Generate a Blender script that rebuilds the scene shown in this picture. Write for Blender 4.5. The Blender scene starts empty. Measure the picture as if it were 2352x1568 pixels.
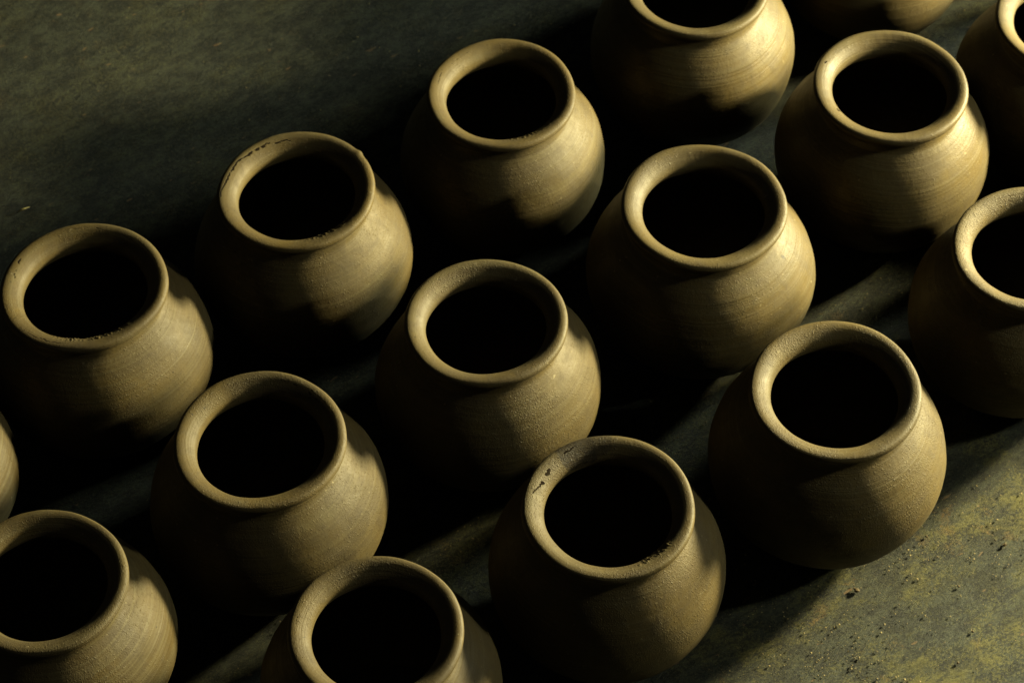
import bpy, bmesh, math, random
from math import sin, cos, pi, radians, sqrt, exp
from mathutils import Matrix, Vector, noise

S = 0.05                      # metres per rim radius
HP = 2.42                     # pot height in rim radii (rim top above the ground)
scene = bpy.context.scene
col = scene.collection

# ------------------------------------------------------------------ camera
cam_d = bpy.data.cameras.new('camera'); cam = bpy.data.objects.new('camera', cam_d); col.objects.link(cam)
cam_d.sensor_width = 36.0; cam_d.lens = 5961.4/2352*36.0
cam_d.clip_start = 0.05; cam_d.clip_end = 100
M = Matrix.Rotation(radians(90-52.566), 4, 'X') @ Matrix.Rotation(radians(-1.697), 4, 'Z')
M.translation = Vector((0, 0, (24.68+HP)*S))
cam.matrix_world = M
cam_d.dof.use_dof = True
cam_d.dof.focus_distance = 1.445
cam_d.dof.aperture_fstop = 18.0
scene.camera = cam

# ------------------------------------------------------------------ world, lamp, exposure
w = bpy.data.worlds.new("World"); scene.world = w; w.use_nodes = True
bg = w.node_tree.nodes['Background']
bg.inputs[0].default_value = (0.90, 0.90, 0.78, 1); bg.inputs[1].default_value = 0.015
T = Vector((2.0*S, 19*S, 1.5*S))
def window_light(az, el, dist, width, height, energy, color):
    """one pane of the low window to the right; az and el in degrees seen from the middle pot"""
    a, e = radians(az), radians(el)
    d = bpy.data.lights.new('window_light', 'AREA'); d.shape = 'RECTANGLE'
    d.size = width; d.size_y = height; d.energy = energy; d.color = color
    o = bpy.data.objects.new('window_light', d); col.objects.link(o)
    o.location = T + Vector((cos(a)*cos(e), sin(a)*cos(e), sin(e)))*dist*S
    o.rotation_euler = (T-o.location).to_track_quat('-Z', 'Y').to_euler()
window_light(23.0, 16.5, 22.0, .14, .09, 62, (1.0, 0.865, 0.45))
window_light(34.0, 16.0, 26.0, .16, .12, 17, (0.92, 0.98, 0.72))
window_light(-3.0, 27.0, 26.0, .07, .07, 5.8, (0.92, 0.92, 0.66))
scene.view_settings.view_transform = 'Standard'
scene.view_settings.look = 'None'
scene.cycles.diffuse_bounces = 0; scene.cycles.glossy_bounces = 1
scene.view_settings.exposure = 0.0
scene.view_settings.gamma = 1.0

# ------------------------------------------------------------------ node helpers
class NT:
    def __init__(s, name):
        s.m = bpy.data.materials.new(name); s.m.use_nodes = True
        s.t = s.m.node_tree; s.t.nodes.clear()
        s.out = s.n('ShaderNodeOutputMaterial'); s.b = s.n('ShaderNodeBsdfPrincipled')
        s.l(s.b.outputs[0], s.out.inputs[0])
        s.tc = s.n('ShaderNodeTexCoord')
    def n(s, k, **kw):
        x = s.t.nodes.new(k)
        for a, b in kw.items(): setattr(x, a, b)
        return x
    def l(s, a, b): s.t.links.new(a, b)
    def put(s, x, v):
        if hasattr(v, 'default_value') or hasattr(v, 'links'): s.l(v, x)
        else: x.default_value = v
    def math(s, op, a, b=0.0, clamp=False):
        x = s.n('ShaderNodeMath', operation=op); x.use_clamp = clamp
        s.put(x.inputs[0], a); s.put(x.inputs[1], b); return x.outputs[0]
    def mapping(s, vec, scale=(1, 1, 1), loc=(0, 0, 0), rot=(0, 0, 0)):
        x = s.n('ShaderNodeMapping'); s.l(vec, x.inputs[0])
        s.put(x.inputs['Location'], loc); x.inputs['Rotation'].default_value = rot; x.inputs['Scale'].default_value = scale
        return x.outputs[0]
    def aniso(s, vec, deg, scale, loc=(0, 0, 0)):
        """stretch along the direction deg (degrees from +x): turn first, then scale"""
        return s.mapping(s.mapping(vec, rot=(0, 0, radians(-deg))), scale=scale, loc=loc)
    def noise(s, vec, scale, detail=4, rough=.55, dist=0.0):
        x = s.n('ShaderNodeTexNoise'); s.l(vec, x.inputs['Vector'])
        x.inputs['Scale'].default_value = scale; x.inputs['Detail'].default_value = detail
        x.inputs['Roughness'].default_value = rough; x.inputs['Distortion'].default_value = dist
        return x.outputs[0]
    def ramp(s, f, stops):
        x = s.n('ShaderNodeValToRGB'); s.l(f, x.inputs[0]); e = x.color_ramp.elements
        while len(e) < len(stops): e.new(.5)
        for i, (p, c) in enumerate(stops):
            e[i].position = p; e[i].color = (c, c, c, 1) if isinstance(c, (int, float)) else (*c, 1)
        return x.outputs[0]
    def mix(s, f, a, b, mode='MIX'):
        x = s.n('ShaderNodeMix', data_type='RGBA', blend_type=mode); x.clamp_factor = True
        s.put(x.inputs[0], f)
        for i, v in ((6, a), (7, b)):
            if isinstance(v, tuple): x.inputs[i].default_value = (*v, 1)
            else: s.l(v, x.inputs[i])
        return x.outputs[2]
    def bump(s, h, strength, dist, normal=None):
        x = s.n('ShaderNodeBump'); s.l(h, x.inputs['Height'])
        x.inputs['Strength'].default_value = strength; x.inputs['Distance'].default_value = dist
        if normal: s.l(normal, x.inputs['Normal'])
        return x.outputs[0]

def clay_material():
    k = NT('dry_clay')
    oi = k.n('ShaderNodeObjectInfo')
    at = k.n('ShaderNodeAttribute', attribute_name='seed', attribute_type='OBJECT')
    off = k.n('ShaderNodeCombineXYZ'); k.l(at.outputs['Fac'], off.inputs[0]); k.l(at.outputs['Fac'], off.inputs[1])
    vec = k.mapping(k.tc.outputs['Object'], loc=off.outputs[0])
    rough_at = k.n('ShaderNodeAttribute', attribute_name='grain', attribute_type='OBJECT').outputs['Fac']
    comb = k.n('ShaderNodeAttribute', attribute_name='comb', attribute_type='OBJECT').outputs['Fac']
    gloss = k.n('ShaderNodeAttribute', attribute_name='gloss', attribute_type='OBJECT').outputs['Fac']
    wear = k.n('ShaderNodeAttribute', attribute_name='wear').outputs['Fac']
    stain = k.n('ShaderNodeAttribute', attribute_name='stain').outputs['Fac']
    big = k.ramp(k.noise(vec, 20, 5, .6, .5), [(.35, 0), (.66, 1)])
    mid = k.noise(vec, 110, 6, .68, .8)
    fine = k.noise(vec, 1500, 3, .6)
    c = k.mix(big, (0.071, 0.0535, 0.0255), (0.102, 0.0715, 0.0225))
    c = k.mix(k.ramp(mid, [(.46, 0), (.72, .6)]), c, (0.05084, 0.0372, 0.02046))
    # throwing marks: long thin rings round the axis
    ringv = k.mapping(k.tc.outputs['Object'], scale=(5, 5, 620), loc=off.outputs[0])
    ring = k.noise(ringv, 1.0, 3, .6)
    ringw = k.mapping(k.tc.outputs['Object'], scale=(4, 4, 1500), loc=off.outputs[0])
    ring2 = k.noise(ringw, 1.0, 2, .5)
    c = k.mix(k.math('MULTIPLY', k.ramp(ring, [(.48, 0), (.66, .6)]), comb), c, (0.1178, 0.0961, 0.0465))
    # pores: sparse dark pin-holes
    pore = k.ramp(k.noise(vec, 420, 1, .3), [(.20, 1), (.225, 0)])
    c = k.mix(k.math('MULTIPLY', pore, .75), c, (0.0124, 0.0093, 0.00558))
    c = k.mix(k.ramp(fine, [(.42, .0), (.8, .4)]), c, (0.1364, 0.1147, 0.0589))
    lt = k.ramp(k.noise(vec, 330, 1, .3), [(.775, 0), (.80, 1)])
    c = k.mix(k.math('MULTIPLY', lt, .8), c, (0.2232, 0.186, 0.1054))
    c = k.mix(k.math('MULTIPLY', stain, k.ramp(k.noise(vec, 480, 4, .7), [(.3, .5), (.62, 1)])), c, (0.0186, 0.01364, 0.00868))
    wn = k.noise(vec, 900, 2, .6)
    crack = k.ramp(k.math('ADD', wear, k.math('MULTIPLY', k.math('SUBTRACT', wn, .5), .9)), [(.36, 0), (.58, 1)])
    c = k.mix(crack, c, (.011, .0075, .0045))
    damp = k.ramp(k.noise(vec, 34, 5, .62, .3), [(.54, 0), (.64, 1)])
    c = k.mix(k.math('MULTIPLY', damp, .32), c, (.050, .036, .017))
    pale = k.ramp(k.noise(k.mapping(vec, loc=(3.1, 1.7, .4), scale=(1, 1, 2.4)), 26, 6, .7), [(.56, 0), (.70, 1)])
    c = k.mix(k.math('MULTIPLY', pale, .30), c, (.135, .115, .058))
    k.l(c, k.b.inputs['Base Color'])
    r = k.math('ADD', k.math('MULTIPLY', k.ramp(mid, [(.3, 0), (.7, 1)]), .14), .55)
    r = k.math('ADD', r, k.math('MULTIPLY', gloss, -.07))
    k.l(k.math('ADD', r, k.math('MULTIPLY', crack, .5)), k.b.inputs['Roughness'])
    k.b.inputs['Specular IOR Level'].default_value = .30
    k.l(k.mix(crack, (1, 1, 1), (0, 0, 0)), k.b.inputs['Specular Tint'])
    patch = k.ramp(k.noise(k.mapping(vec, loc=(.7, 2.2, 1.4)), 24, 3, .6), [(.40, .25), (.62, 1.25)])
    rough_at = k.math('MULTIPLY', rough_at, patch)
    g1 = k.noise(vec, 1150, 3, .6)
    n1 = k.bump(k.math('MULTIPLY', g1, rough_at), .6, .0006)
    g2 = k.ramp(k.noise(vec, 720, 2, .5), [(.60, 0), (.78, 1)])
    n1 = k.bump(k.math('MULTIPLY', g2, rough_at), .55, .00065, n1)
    vary = k.ramp(k.noise(k.mapping(k.tc.outputs['Object'], scale=(7, 7, 60), loc=off.outputs[0]), 1.0, 2, .5), [(.36, .15), (.62, 1.5)])
    rs = k.math('MULTIPLY', k.math('MULTIPLY', vary, comb), k.math('ADD', k.math('MULTIPLY', ring, .8), k.math('MULTIPLY', ring2, .35)))
    n1 = k.bump(rs, .55, .0009, n1)
    n1 = k.bump(mid, .22, .0012, n1)
    n1 = k.bump(k.math('SUBTRACT', 0.0, crack), .6, .0005, n1)
    k.l(n1, k.b.inputs['Normal'])
    return k.m

def ground_material():
    k = NT('dusty_floor')
    v = k.tc.outputs['Object']
    st = k.aniso(v, 34, (1, 1.7, 1))
    big = k.ramp(k.noise(st, 8.5, 8, .72), [(.47, 0), (.56, 1)])
    mid = k.noise(v, 24, 9, .78)
    mid2 = k.noise(k.aniso(v, 36, (1, 1.6, 1), (5.2, .3, 0)), 48, 9, .80)
    fine = k.noise(v, 560, 5, .8)
    fine2 = k.noise(v, 1400, 3, .7)
    # dust and ochre tints get stronger across the floor towards +x, -y
    sx = k.n('ShaderNodeSeparateXYZ'); k.l(v, sx.inputs[0])
    dd = k.math('SUBTRACT', k.math('MULTIPLY', sx.outputs[0], .9), k.math('MULTIPLY', sx.outputs[1], 1.0))
    dusty = k.ramp(k.math('ADD', dd, 1.25), [(.10, .16), (.70, 1.0)])
    base = k.mix(k.ramp(mid2, [(.45, 0), (.56, 1)]), (.0026, .0056, .0062), (.029, .036, .027))
    blot = k.ramp(k.math('ADD', k.math('MULTIPLY', mid, .62), k.math('MULTIPLY', fine, .50)), [(.530, 0), (.61, 1)])
    amt = k.math('MULTIPLY', k.math('ADD', k.math('MULTIPLY', big, .9), .12), dusty)
    c = k.mix(k.math('MULTIPLY', blot, amt, True), base, (.112, .104, .027))
    sp = k.ramp(fine, [(.51, 0), (.60, 1)])
    c = k.mix(k.math('MULTIPLY', sp, k.math('ADD', .25, k.math('MULTIPLY', big, .35))), c, (.078, .082, .036))
    sp2 = k.ramp(fine2, [(.60, 0), (.70, 1)])
    c = k.mix(k.math('MULTIPLY', sp2, .7), c, (.19, .165, .065))
    ds = k.ramp(fine2, [(.30, 1), (.43, 0)])
    c = k.mix(k.math('MULTIPLY', ds, .8), c, (.004, .006, .005))
    dk = k.ramp(k.noise(k.aniso(v, 36, (1, 2.4, 1), (2, 1, 0)), 80, 8, .76), [(.41, 1), (.47, 0)])
    c = k.mix(k.math('MULTIPLY', dk, .75), c, (.006, .009, .008))
    och = k.math('MULTIPLY', k.ramp(k.noise(v, 21, 5, .7, .6), [(.59, 0), (.67, 1)]), k.ramp(fine, [(.44, 0), (.56, 1)]))
    c = k.mix(k.math('MULTIPLY', k.math('MULTIPLY', och, dusty), .75), c, (.150, .088, .022))
    fl = k.ramp(k.noise(k.aniso(v, 30, (1, 2.4, 1)), 85, 2, .4), [(.715, 0), (.74, 1)])
    c = k.mix(k.math('MULTIPLY', fl, .7), c, (.150, .095, .045))
    fib = k.ramp(k.noise(k.aniso(v, 30, (1, 5, 1), (1, 4, 0)), 120, 4, .7), [(.60, 0), (.68, 1)])
    c = k.mix(k.math('MULTIPLY', fib, .5), c, (.070, .074, .036))
    # fine scratches in a few directions
    sc = None
    for i, (a, s0) in enumerate(((38, 3.1), (-48, 2.3), (71, 1.7), (96, 2.7))):
        sv = k.aniso(v, a, (14*s0, 230*s0, 1), (i*3.7, i*1.3, 0))
        x = k.ramp(k.noise(sv, 1.0, 2, .5, .25), [(.715, 0), (.74, 1)])
        sc = x if sc is None else k.math('MAXIMUM', sc, x)
    c = k.mix(k.math('MULTIPLY', k.math('MULTIPLY', sc, k.ramp(fine, [(.47, 0), (.57, 1)])), .5), c, (.15, .13, .05))
    k.l(c, k.b.inputs['Base Color'])
    k.l(k.math('ADD', .55, k.math('MULTIPLY', mid, .25)), k.b.inputs['Roughness'])
    k.b.inputs['Specular IOR Level'].default_value = .30
    n1 = k.bump(fine, .45, .0008)
    wov = k.aniso(v, 36, (1, 2.6, 1))
    n1 = k.bump(k.noise(wov, 190, 8, .80), .75, .0030, n1)
    n1 = k.bump(mid2, .35, .0016, n1)
    k.l(n1, k.b.inputs['Normal'])
    return k.m

def plain(name, c, rough=.8, c2=None, scale=500):
    k = NT(name)
    n = k.noise(k.tc.outputs['Object'], scale, 3, .6)
    k.l(k.mix(k.ramp(n, [(.35, 0), (.65, 1)]), c, c2 or tuple(x*.55 for x in c)), k.b.inputs['Base Color'])
    k.b.inputs['Roughness'].default_value = rough
    k.l(k.bump(n, .4, .0004), k.b.inputs['Normal'])
    return k.m

CLAY = clay_material(); GROUND = ground_material()
GRIT = plain('grit', (.34, .27, .12), .75, (.010, .009, .007), 60)
CRUMB = plain('clay_crumb', (.14, .10, .045), .85, (.03, .022, .012), 500)
STRAW = plain('dry_straw', (.42, .36, .13), .6)

# ------------------------------------------------------------------ ground
nx = 60
vs = []; fs = []
X0, X1, Y0, Y1 = -2.2, 2.6, -0.6, 3.4
for j in range(nx+1):
    for i in range(nx+1):
        x = X0+(X1-X0)*i/nx; y = Y0+(Y1-Y0)*j/nx
        vs.append((x, y, 0.0008*noise.noise(Vector((x*6, y*6, 3)))))
for j in range(nx):
    for i in range(nx):
        a = j*(nx+1)+i; fs.append((a, a+1, a+nx+2, a+nx+1))
me = bpy.data.meshes.new('ground'); me.from_pydata(vs, [], fs); me.materials.append(GROUND)
for p in me.polygons: p.use_smooth = True
g = bpy.data.objects.new('ground', me); col.objects.link(g); g['kind'] = 'structure'; g.location.z = -0.0008

# ------------------------------------------------------------------ pots
def catmull(P, n):
    out = []
    for i in range(len(P)-1):
        p0 = P[max(i-1, 0)]; p1 = P[i]; p2 = P[i+1]; p3 = P[min(i+2, len(P)-1)]
        for k in range(n):
            t = k/n
            out.append(tuple(.5*((2*b)+(-a+c)*t+(2*a-5*b+4*c-d)*t*t+(-a+3*b-3*c+d)*t**3) for a, b, c, d in zip(p0, p1, p2, p3)))
    out.append(P[-1]); return out

# profiles in rim radii; z measured from the rim plane, negative downwards
RIM = [(.764, -.285), (.743, -.225), (.738, -.172), (.748, -.129), (.776, -.084), (.820, -.045), (.868, -.017), (.914, -.003),
       (.954, -.003), (.983, -.018), (.999, -.047), (.998, -.080), (.979, -.109), (.951, -.127), (.926, -.141), (.912, -.156), (.904, -.176)]
def body_profile(v):
    zc, vb, rb = -1.288, 1.266, 1.413+v.get('fat', 0)
    P = [(.908, -.170), (.902, -.205), (.905, -.255), (.925, -.315)]
    for a in range(45, -72, -8):
        z = zc+vb*sin(radians(a)); r = rb*cos(radians(a))
        P.append((r, z))
    # rounded foot
    zb = -HP
    P = [q for q in P if q[1] > zb+.10]
    rl = P[-1][0]
    P += [(rl*.90, zb+.045), (rl*.78, zb+.010), (rl*.60, zb), (rl*.3, zb), (0.001, zb)]
    out = catmull(P, 4)
    # inside wall from the foot back up to the throat
    I = [(0.001, zb+.13), (.5, zb+.14), (.82, zb+.24)]
    for a in range(-52, 56, 10):
        I.append(((rb-.11)*cos(radians(a)), zc+(vb-.10)*sin(radians(a))))
    I += [(.79, -.33), (.765, -.278)]
    return out, catmull(I, 3)

def deform(v, r, z, a):
    """small irregularities every hand-thrown pot has"""
    sd = v['seed']
    k = 1 + v.get('oval', .008)*cos(2*(a-sd)) + .004*cos(3*a+sd*2) + .0022*cos(5*a+sd*3)
    n = noise.noise(Vector((cos(a)*1.6+sd*7, sin(a)*1.6, z*1.3)))
    n2 = noise.noise(Vector((cos(a)*5+sd*3, sin(a)*5, z*5)))
    rip = noise.noise(Vector((sd*5, 0.3*a/pi if a < pi else .3*(2-a/pi), z*11)))
    r2 = r*k*(1+.010*n+.0025*n2) + .0045*rip
    z2 = z + (.012*noise.noise(Vector((cos(a)*1.2, sin(a)*1.2, sd*9+4))) if z > -.6 else 0)
    return r2, z2

def lathe(name, prof, nseg, v, mat, parent, marks=(), stains=(), close=False, nick=None):
    verts = []; faces = []; wear = []; stn = []
    m = len(prof)
    # arc length along the profile, for painting marks
    for j, (r, z) in enumerate(prof):
        for i in range(nseg):
            a = 2*pi*i/nseg
            r2, z2 = deform(v, r, z, a)
            if v.get('crumbly') and name == 'rim' and z > -.23 and r < .86:
                a0, a1, amp = v['crumbly']
                if a0 < a < a1:
                    e = sin(pi*(a-a0)/(a1-a0))
                    q = noise.noise(Vector((a*26, z*30, v['seed'])))+.6*noise.noise(Vector((a*70, z*70, v['seed'])))
                    if q > .12: z2 += amp*e*(q-.12); r2 -= amp*.6*e*(q-.12)
            if nick:
                d = (a-nick[0]+pi) % (2*pi)-pi
                e = exp(-(d/nick[1])**2)
                if r > .9 and z > -.12: r2 += nick[2]*e; z2 += nick[3]*e
            verts.append((r2*cos(a)*S, r2*sin(a)*S, (z2+HP)*S))
            wv = 0.0
            for (a0, a1, t0, t1, wd, st, gap) in marks:      # jagged cracks running round the lip
                if a0 <= a <= a1:
                    f = (a-a0)/(a1-a0)
                    rr = t0+(t1-t0)*f + .022*noise.noise(Vector((a*9, v['seed']*5, t0*10))) + .012*noise.noise(Vector((a*40, v['seed']*5, t0*10)))
                    ns = .5+.9*noise.noise(Vector((a*14, 3.3, v['seed'])))+.25*noise.noise(Vector((a*60, 5.3, v['seed'])))
                    if gap and ns < gap: continue
                    if z > -.175 and j > 2 and r < .97:
                        d = abs(r-rr)/(wd*(.5+ns*sin(pi*min(max(f, .02), .98))))
                        wv = max(wv, st*max(0, 1-d*d))
            wear.append(wv)
            sv = 0.0
            for (a0, z0, da, dz, st) in stains:
                d = (a-a0+pi) % (2*pi)-pi
                q = (d/da)**2+((z-z0)/dz)**2 + .25*noise.noise(Vector((a*9, z*9, 1)))
                if q < 1: sv = max(sv, st*min(1, (1-q)*4))
            stn.append(sv)
    for j in range(m-1):
        for i in range(nseg):
            i2 = (i+1) % nseg
            faces.append((j*nseg+i, j*nseg+i2, (j+1)*nseg+i2, (j+1)*nseg+i))
    me = bpy.data.meshes.new(name); me.from_pydata(verts, [], faces)
    for p in me.polygons: p.use_smooth = True
    for nm, dat in (('wear', wear), ('stain', stn)):
        at = me.attributes.new(nm, 'FLOAT', 'POINT'); at.data.foreach_set('value', dat)
    me.materials.append(mat)
    bm = bmesh.new(); bm.from_mesh(me); bmesh.ops.recalc_face_normals(bm, faces=bm.faces); bm.to_mesh(me); bm.free()
    o = bpy.data.objects.new(name, me); col.objects.link(o); o.parent = parent
    o['seed'] = v['seed']*3.1; o['grain'] = v.get('grain', .7); o['comb'] = v.get('comb', .8); o['gloss'] = v.get('gloss', .3)
    return o

GROUP = 'round clay pots drying in rows on the floor'
def pot(x, y, s, label, **v):
    root = bpy.data.objects.new('clay_pot', None); col.objects.link(root)
    root.empty_display_size = .03
    root.location = (x*S, y*S, 0); root.scale = (s, s, s)
    root.rotation_euler = (0, 0, 0)
    # keep the rim plane of every pot at its measured height
    root.scale.z = 1+(s-1)*.6
    root['label'] = label; root['category'] = 'pot'; root['group'] = GROUP
    out, inn = body_profile(v)
    lathe('body', out+inn, 480 if v.get('stains') else 160, v, CLAY, root, stains=v.get('stains', ()), marks=())
    hi = bool(v.get('marks') or v.get('rimstains'))
    lathe('rim', catmull(RIM, 5 if hi else 3), 720 if hi else 360, v, CLAY, root, marks=v.get('marks', ()), stains=v.get('rimstains', ()), nick=v.get('nick'))
    return root

# marks: (angle from, angle to, radius from, radius to, width, strength, gap)
D = radians
pots = dict(
 A=pot(-5.215, 19.942, 1.020, 'clay pot with an uneven mouth, at the left edge beside the bare floor', seed=.31, oval=.012, grain=.6, crumbly=(D(235), D(325), .022),
       marks=((D(40), D(120), .86, .93, .006, .8, .42), (D(150), D(170), .90, .86, .018, .9, .45), (D(225), D(262), .93, .90, .010, 1.0, 0)),
       rimstains=((D(258), -.15, .12, .06, .9),)),
 B=pot(-2.659, 21.412, .995, 'clay pot with a jagged black crack along its lip and a spurred rim', seed=.74, oval=.010, grain=.5, comb=.7, crumbly=(D(275), D(330), .022),
       marks=((D(96), D(186), .855, .935, .017, 1.15, .12), (D(112), D(150), .85, .90, .012, .9, .45)), nick=(D(37), .050, .020, .004),
       rimstains=((D(298), -.16, .3, .08, .8),)),
 C=pot(-.046, 22.992, .971, 'clay pot with hairline marks on its lip, last whole pot beside the bare back floor', seed=1.12, grain=.45, crumbly=(D(265), D(330), .018),
       marks=((D(95), D(140), .90, .87, .006, .75, .45), (D(150), D(166), .91, .86, .008, .9, .3))),
 D=pot(2.60, 24.85, 1.0, 'clay pot with smooth pale shoulder, its rim cut through by the top edge', seed=1.53, grain=.35, gloss=1.0),
 E=pot(5.25, 26.70, .99, 'clay pot at the top edge of which only the lower belly shows', seed=1.95, grain=.4),
 F=pot(4.984, 22.884, 1.0, 'clay pot with the shiniest yellow shoulder, black pit on its lip', seed=2.36, grain=.4, gloss=1.3,
       marks=((D(205), D(209), .80, .80, .026, 1.3, 0), (D(150), D(153), .90, .90, .02, 1.0, 0))),
 G=pot(2.438, 20.921, 1.029, 'clay pot with a bright smooth right side and one dark pit below its rim', seed=2.77, grain=.5, gloss=.9, stains=((D(-28), -.46, .022, .022, 1.6),)),
 H=pot(-.309, 19.244, .988, 'grainy clay pot in the very middle of the rows, with a clean wide lip', seed=3.14, grain=.85),
 I=pot(-2.983, 17.564, 1.011, 'clay pot with two darker oval smudges on its belly', seed=3.58, grain=.75,
       marks=((D(28), D(75), .84, .87, .010, .9, .40), (D(35), D(60), .90, .91, .006, .9, .5)),
       stains=((D(-32), -.82, .17, .17, .35), (D(-48), -1.08, .14, .20, .38))),
 J=pot(6.425, 20.12, .992, 'clay pot cut off by the right edge, its bright grainy lip above a dark belly', seed=3.99, grain=1.0),
 K=pot(3.787, 18.024, 1.027, 'large grainy clay pot with a pale gold lip, beside the open dusty floor', seed=4.41, grain=1.1,
       marks=((D(140), D(155), .93, .90, .006, .8, .3),)),
 L=pot(1.043, 16.498, 1.001, 'clay pot with rough pits and a dark crust on the back left of its lip', seed=4.86, grain=.95, crumbly=(D(285), D(335), .024),
       marks=((D(112), D(134), .90, .86, .014, .9, .35), (D(140), D(147), .85, .84, .026, 1.4, 0), (D(153), D(167), .84, .875, .014, 1.3, 0), (D(152), D(155), .835, .84, .024, 1.3, 0)),
       rimstains=((D(112), -.06, .30, .16, .95), (D(96), -.03, .2, .08, .7))),
 M=pot(-1.603, 14.959, .984, 'clay pot cut off by the bottom edge, a thin line scored along its lip', seed=5.22, grain=.7,
       marks=((D(150), D(205), .90, .90, .004, .75, .38),)),
 N=pot(-5.378, 15.75, .976, 'clay pot at the lower left with coarse throwing lines combed down its lit shoulder', seed=5.68, grain=.7, comb=1.5),
 O=pot(-7.50, 18.15, 1.0, 'clay pot showing only a slice of ridged belly at the left edge', seed=6.03, grain=.7, comb=1.5),
 P=pot(7.50, 24.0, 1.0, 'clay pot in the top right corner showing only the bright left of its rim', seed=6.45, grain=.5),
)

# three more pots stand just outside the frame and shade the ones in view
for x, y, sd, lab in ((10.2, 25.6, 7.1, 'clay pot just outside the frame behind the pot in the top right corner'),
                      (7.95, 28.25, 7.6, 'clay pot above the top edge, next in row after the lowest-belly pot'),
                      (9.15, 21.75, 8.2, 'clay pot outside the right edge, next in the front row')):
    pot(x, y, 1.0, lab, seed=sd)

# ------------------------------------------------------------------ grit and crumbs
rnd = random.Random(7)
def ico(r, sub, seed, squash=.7):
    bm = bmesh.new(); bmesh.ops.create_icosphere(bm, subdivisions=sub, radius=r)
    for v in bm.verts:
        n = 1+.45*noise.noise(v.co/r*1.3+Vector((seed*3.3, seed, 0)))
        v.co = Vector((v.co.x*n, v.co.y*n*.85, v.co.z*n*squash))
    return bm
base = []
for k in range(6):
    bm = ico(1, 1, k+.5); base.append(([tuple(v.co) for v in bm.verts], [tuple(v.index for v in f.verts) for f in bm.faces])); bm.free()
gv = []; gf = []
def add_grain(x, y, r):
    V, F = base[rnd.randrange(6)]; o = len(gv); a = rnd.random()*6.28; ca, sa = cos(a), sin(a)
    for (p, q, z) in V: gv.append((x+r*(p*ca-q*sa), y+r*(p*sa+q*ca), r*.45+r*z))
    for f in F: gf.append(tuple(i+o for i in f))
centres = [(rnd.uniform(-9, 10)*S, rnd.uniform(13, 28)*S) for _ in range(60)] + [(rnd.uniform(2.5, 7)*S, rnd.uniform(14.5, 18)*S) for _ in range(30)]
for _ in range(6500):
    if rnd.random() < .55:
        cx, cy = rnd.choice(centres); x = rnd.gauss(cx, .022); y = rnd.gauss(cy, .015)
    elif rnd.random() < .3:
        p = rnd.choice(list(pots.values())); a = rnd.uniform(0, 2*pi); q = abs(rnd.gauss(.045, .03)); x = p.location.x+q*cos(a); y = p.location.y+q*sin(a)
    else:
        x = rnd.uniform(-10, 11)*S; y = rnd.uniform(12, 30)*S
    far = y > (21+(x/S)*.5)*S
    if far and rnd.random() < .75: continue
    add_grain(x, y, 10**rnd.triangular(-3.85, -3.03, -3.45))
me = bpy.data.meshes.new('grit'); me.from_pydata(gv, [], gf); me.materials.append(GRIT)
o = bpy.data.objects.new('grit', me); col.objects.link(o); o['kind'] = 'stuff'; o['label'] = 'fine clay grit and dust grains scattered over the floor'

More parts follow.
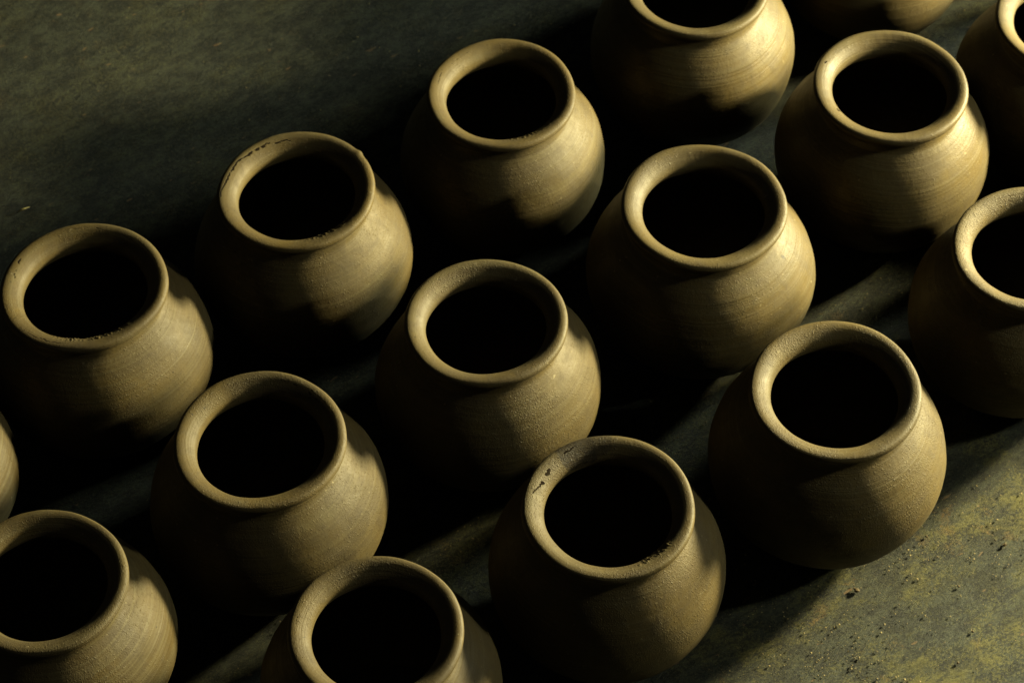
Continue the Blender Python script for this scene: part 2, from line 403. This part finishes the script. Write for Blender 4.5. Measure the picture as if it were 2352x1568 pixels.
def cast(px, py, zr=0.0):
    """point on the floor under a pixel of the 2352 px wide layout sketch"""
    u = (px-1176); v = (py-784); a = radians(1.697)
    u, v = u*cos(a)-v*sin(a), u*sin(a)+v*cos(a)
    d = Vector((u/5961.4, 0, 0)); vv = -v/5961.4; p = radians(52.566)
    d = Vector((u/5961.4, cos(p)+vv*sin(p), -sin(p)+vv*cos(p)))
    t = (24.68+HP-zr)/-d.z
    return d.x*t*S, d.y*t*S
def crumb(px, py, r, label, n=1, sub=2):
    x, y = cast(px, py)
    bm = bmesh.new()
    for k in range(n):
        b = ico(r*(1 if k == 0 else rnd.uniform(.35, .7)), sub, rnd.random()*9)
        ox, oy = (0, 0) if k == 0 else (rnd.uniform(-1.1, 1.1)*r, rnd.uniform(-1, 1)*r)
        tmp = bpy.data.meshes.new('t'); bmesh.ops.translate(b, verts=b.verts, vec=(ox, oy, r*.55)); b.to_mesh(tmp); b.free(); bm.from_mesh(tmp); bpy.data.meshes.remove(tmp)
    me = bpy.data.meshes.new('clay_crumb'); bm.to_mesh(me); bm.free(); me.materials.append(CRUMB)
    o = bpy.data.objects.new('clay_crumb', me); col.objects.link(o); o.location = (x, y, 0)
    o['label'] = label; o['category'] = 'crumb'; o['group'] = 'clay crumbs on the floor at the lower right'
crumb(1968, 1357, .0017, 'dark clump of clay crumbs on the floor below the large gold-lipped pot', 5)
crumb(2307, 1252, .0013, 'brown crumb lying on the yellow dust streak near the right edge', 2)
crumb(2202, 1347, .0009, 'single pale round crumb on the floor right of the dark clump')
crumb(2200, 1522, .0009, 'single pale crumb on the floor close to the bottom right corner')
crumb(2234, 1450, .0009, 'small brown crumb on the floor between two pale ones')
crumb(2128, 1232, .0009, 'tiny crumb resting against the belly of the large gold-lipped pot')

# a curled sliver of straw lies on the bare floor above the leftmost whole pot
x, y = cast(42, 488)
bm = bmesh.new(); n = 8; rows = []
for i in range(n+1):
    t = i/n; a = radians(20+75*t); w2 = .0008*sin(pi*min(max(t, .08), .95)); cx = .0075*t; cy = .004*t*t; h = .0006+.0018*sin(pi*t)
    rows.append([bm.verts.new((cx-w2*sin(a), cy+w2*cos(a), h)), bm.verts.new((cx, cy, h+.0004)), bm.verts.new((cx+w2*sin(a), cy-w2*cos(a), h)), bm.verts.new((cx, cy, h-.0003))])
for p, q in zip(rows, rows[1:]):
    for k in range(4): bm.faces.new((p[k], p[(k+1) % 4], q[(k+1) % 4], q[k]))
bm.faces.new(rows[0][::-1]); bm.faces.new(rows[-1])
me = bpy.data.meshes.new('straw_sliver'); bmesh.ops.recalc_face_normals(bm, faces=bm.faces); bm.to_mesh(me); bm.free(); me.materials.append(STRAW)
o = bpy.data.objects.new('straw_sliver', me); col.objects.link(o); o.location = (x, y, 0)
o['label'] = 'small yellow curled sliver of straw on the bare floor at the left'; o['category'] = 'straw'
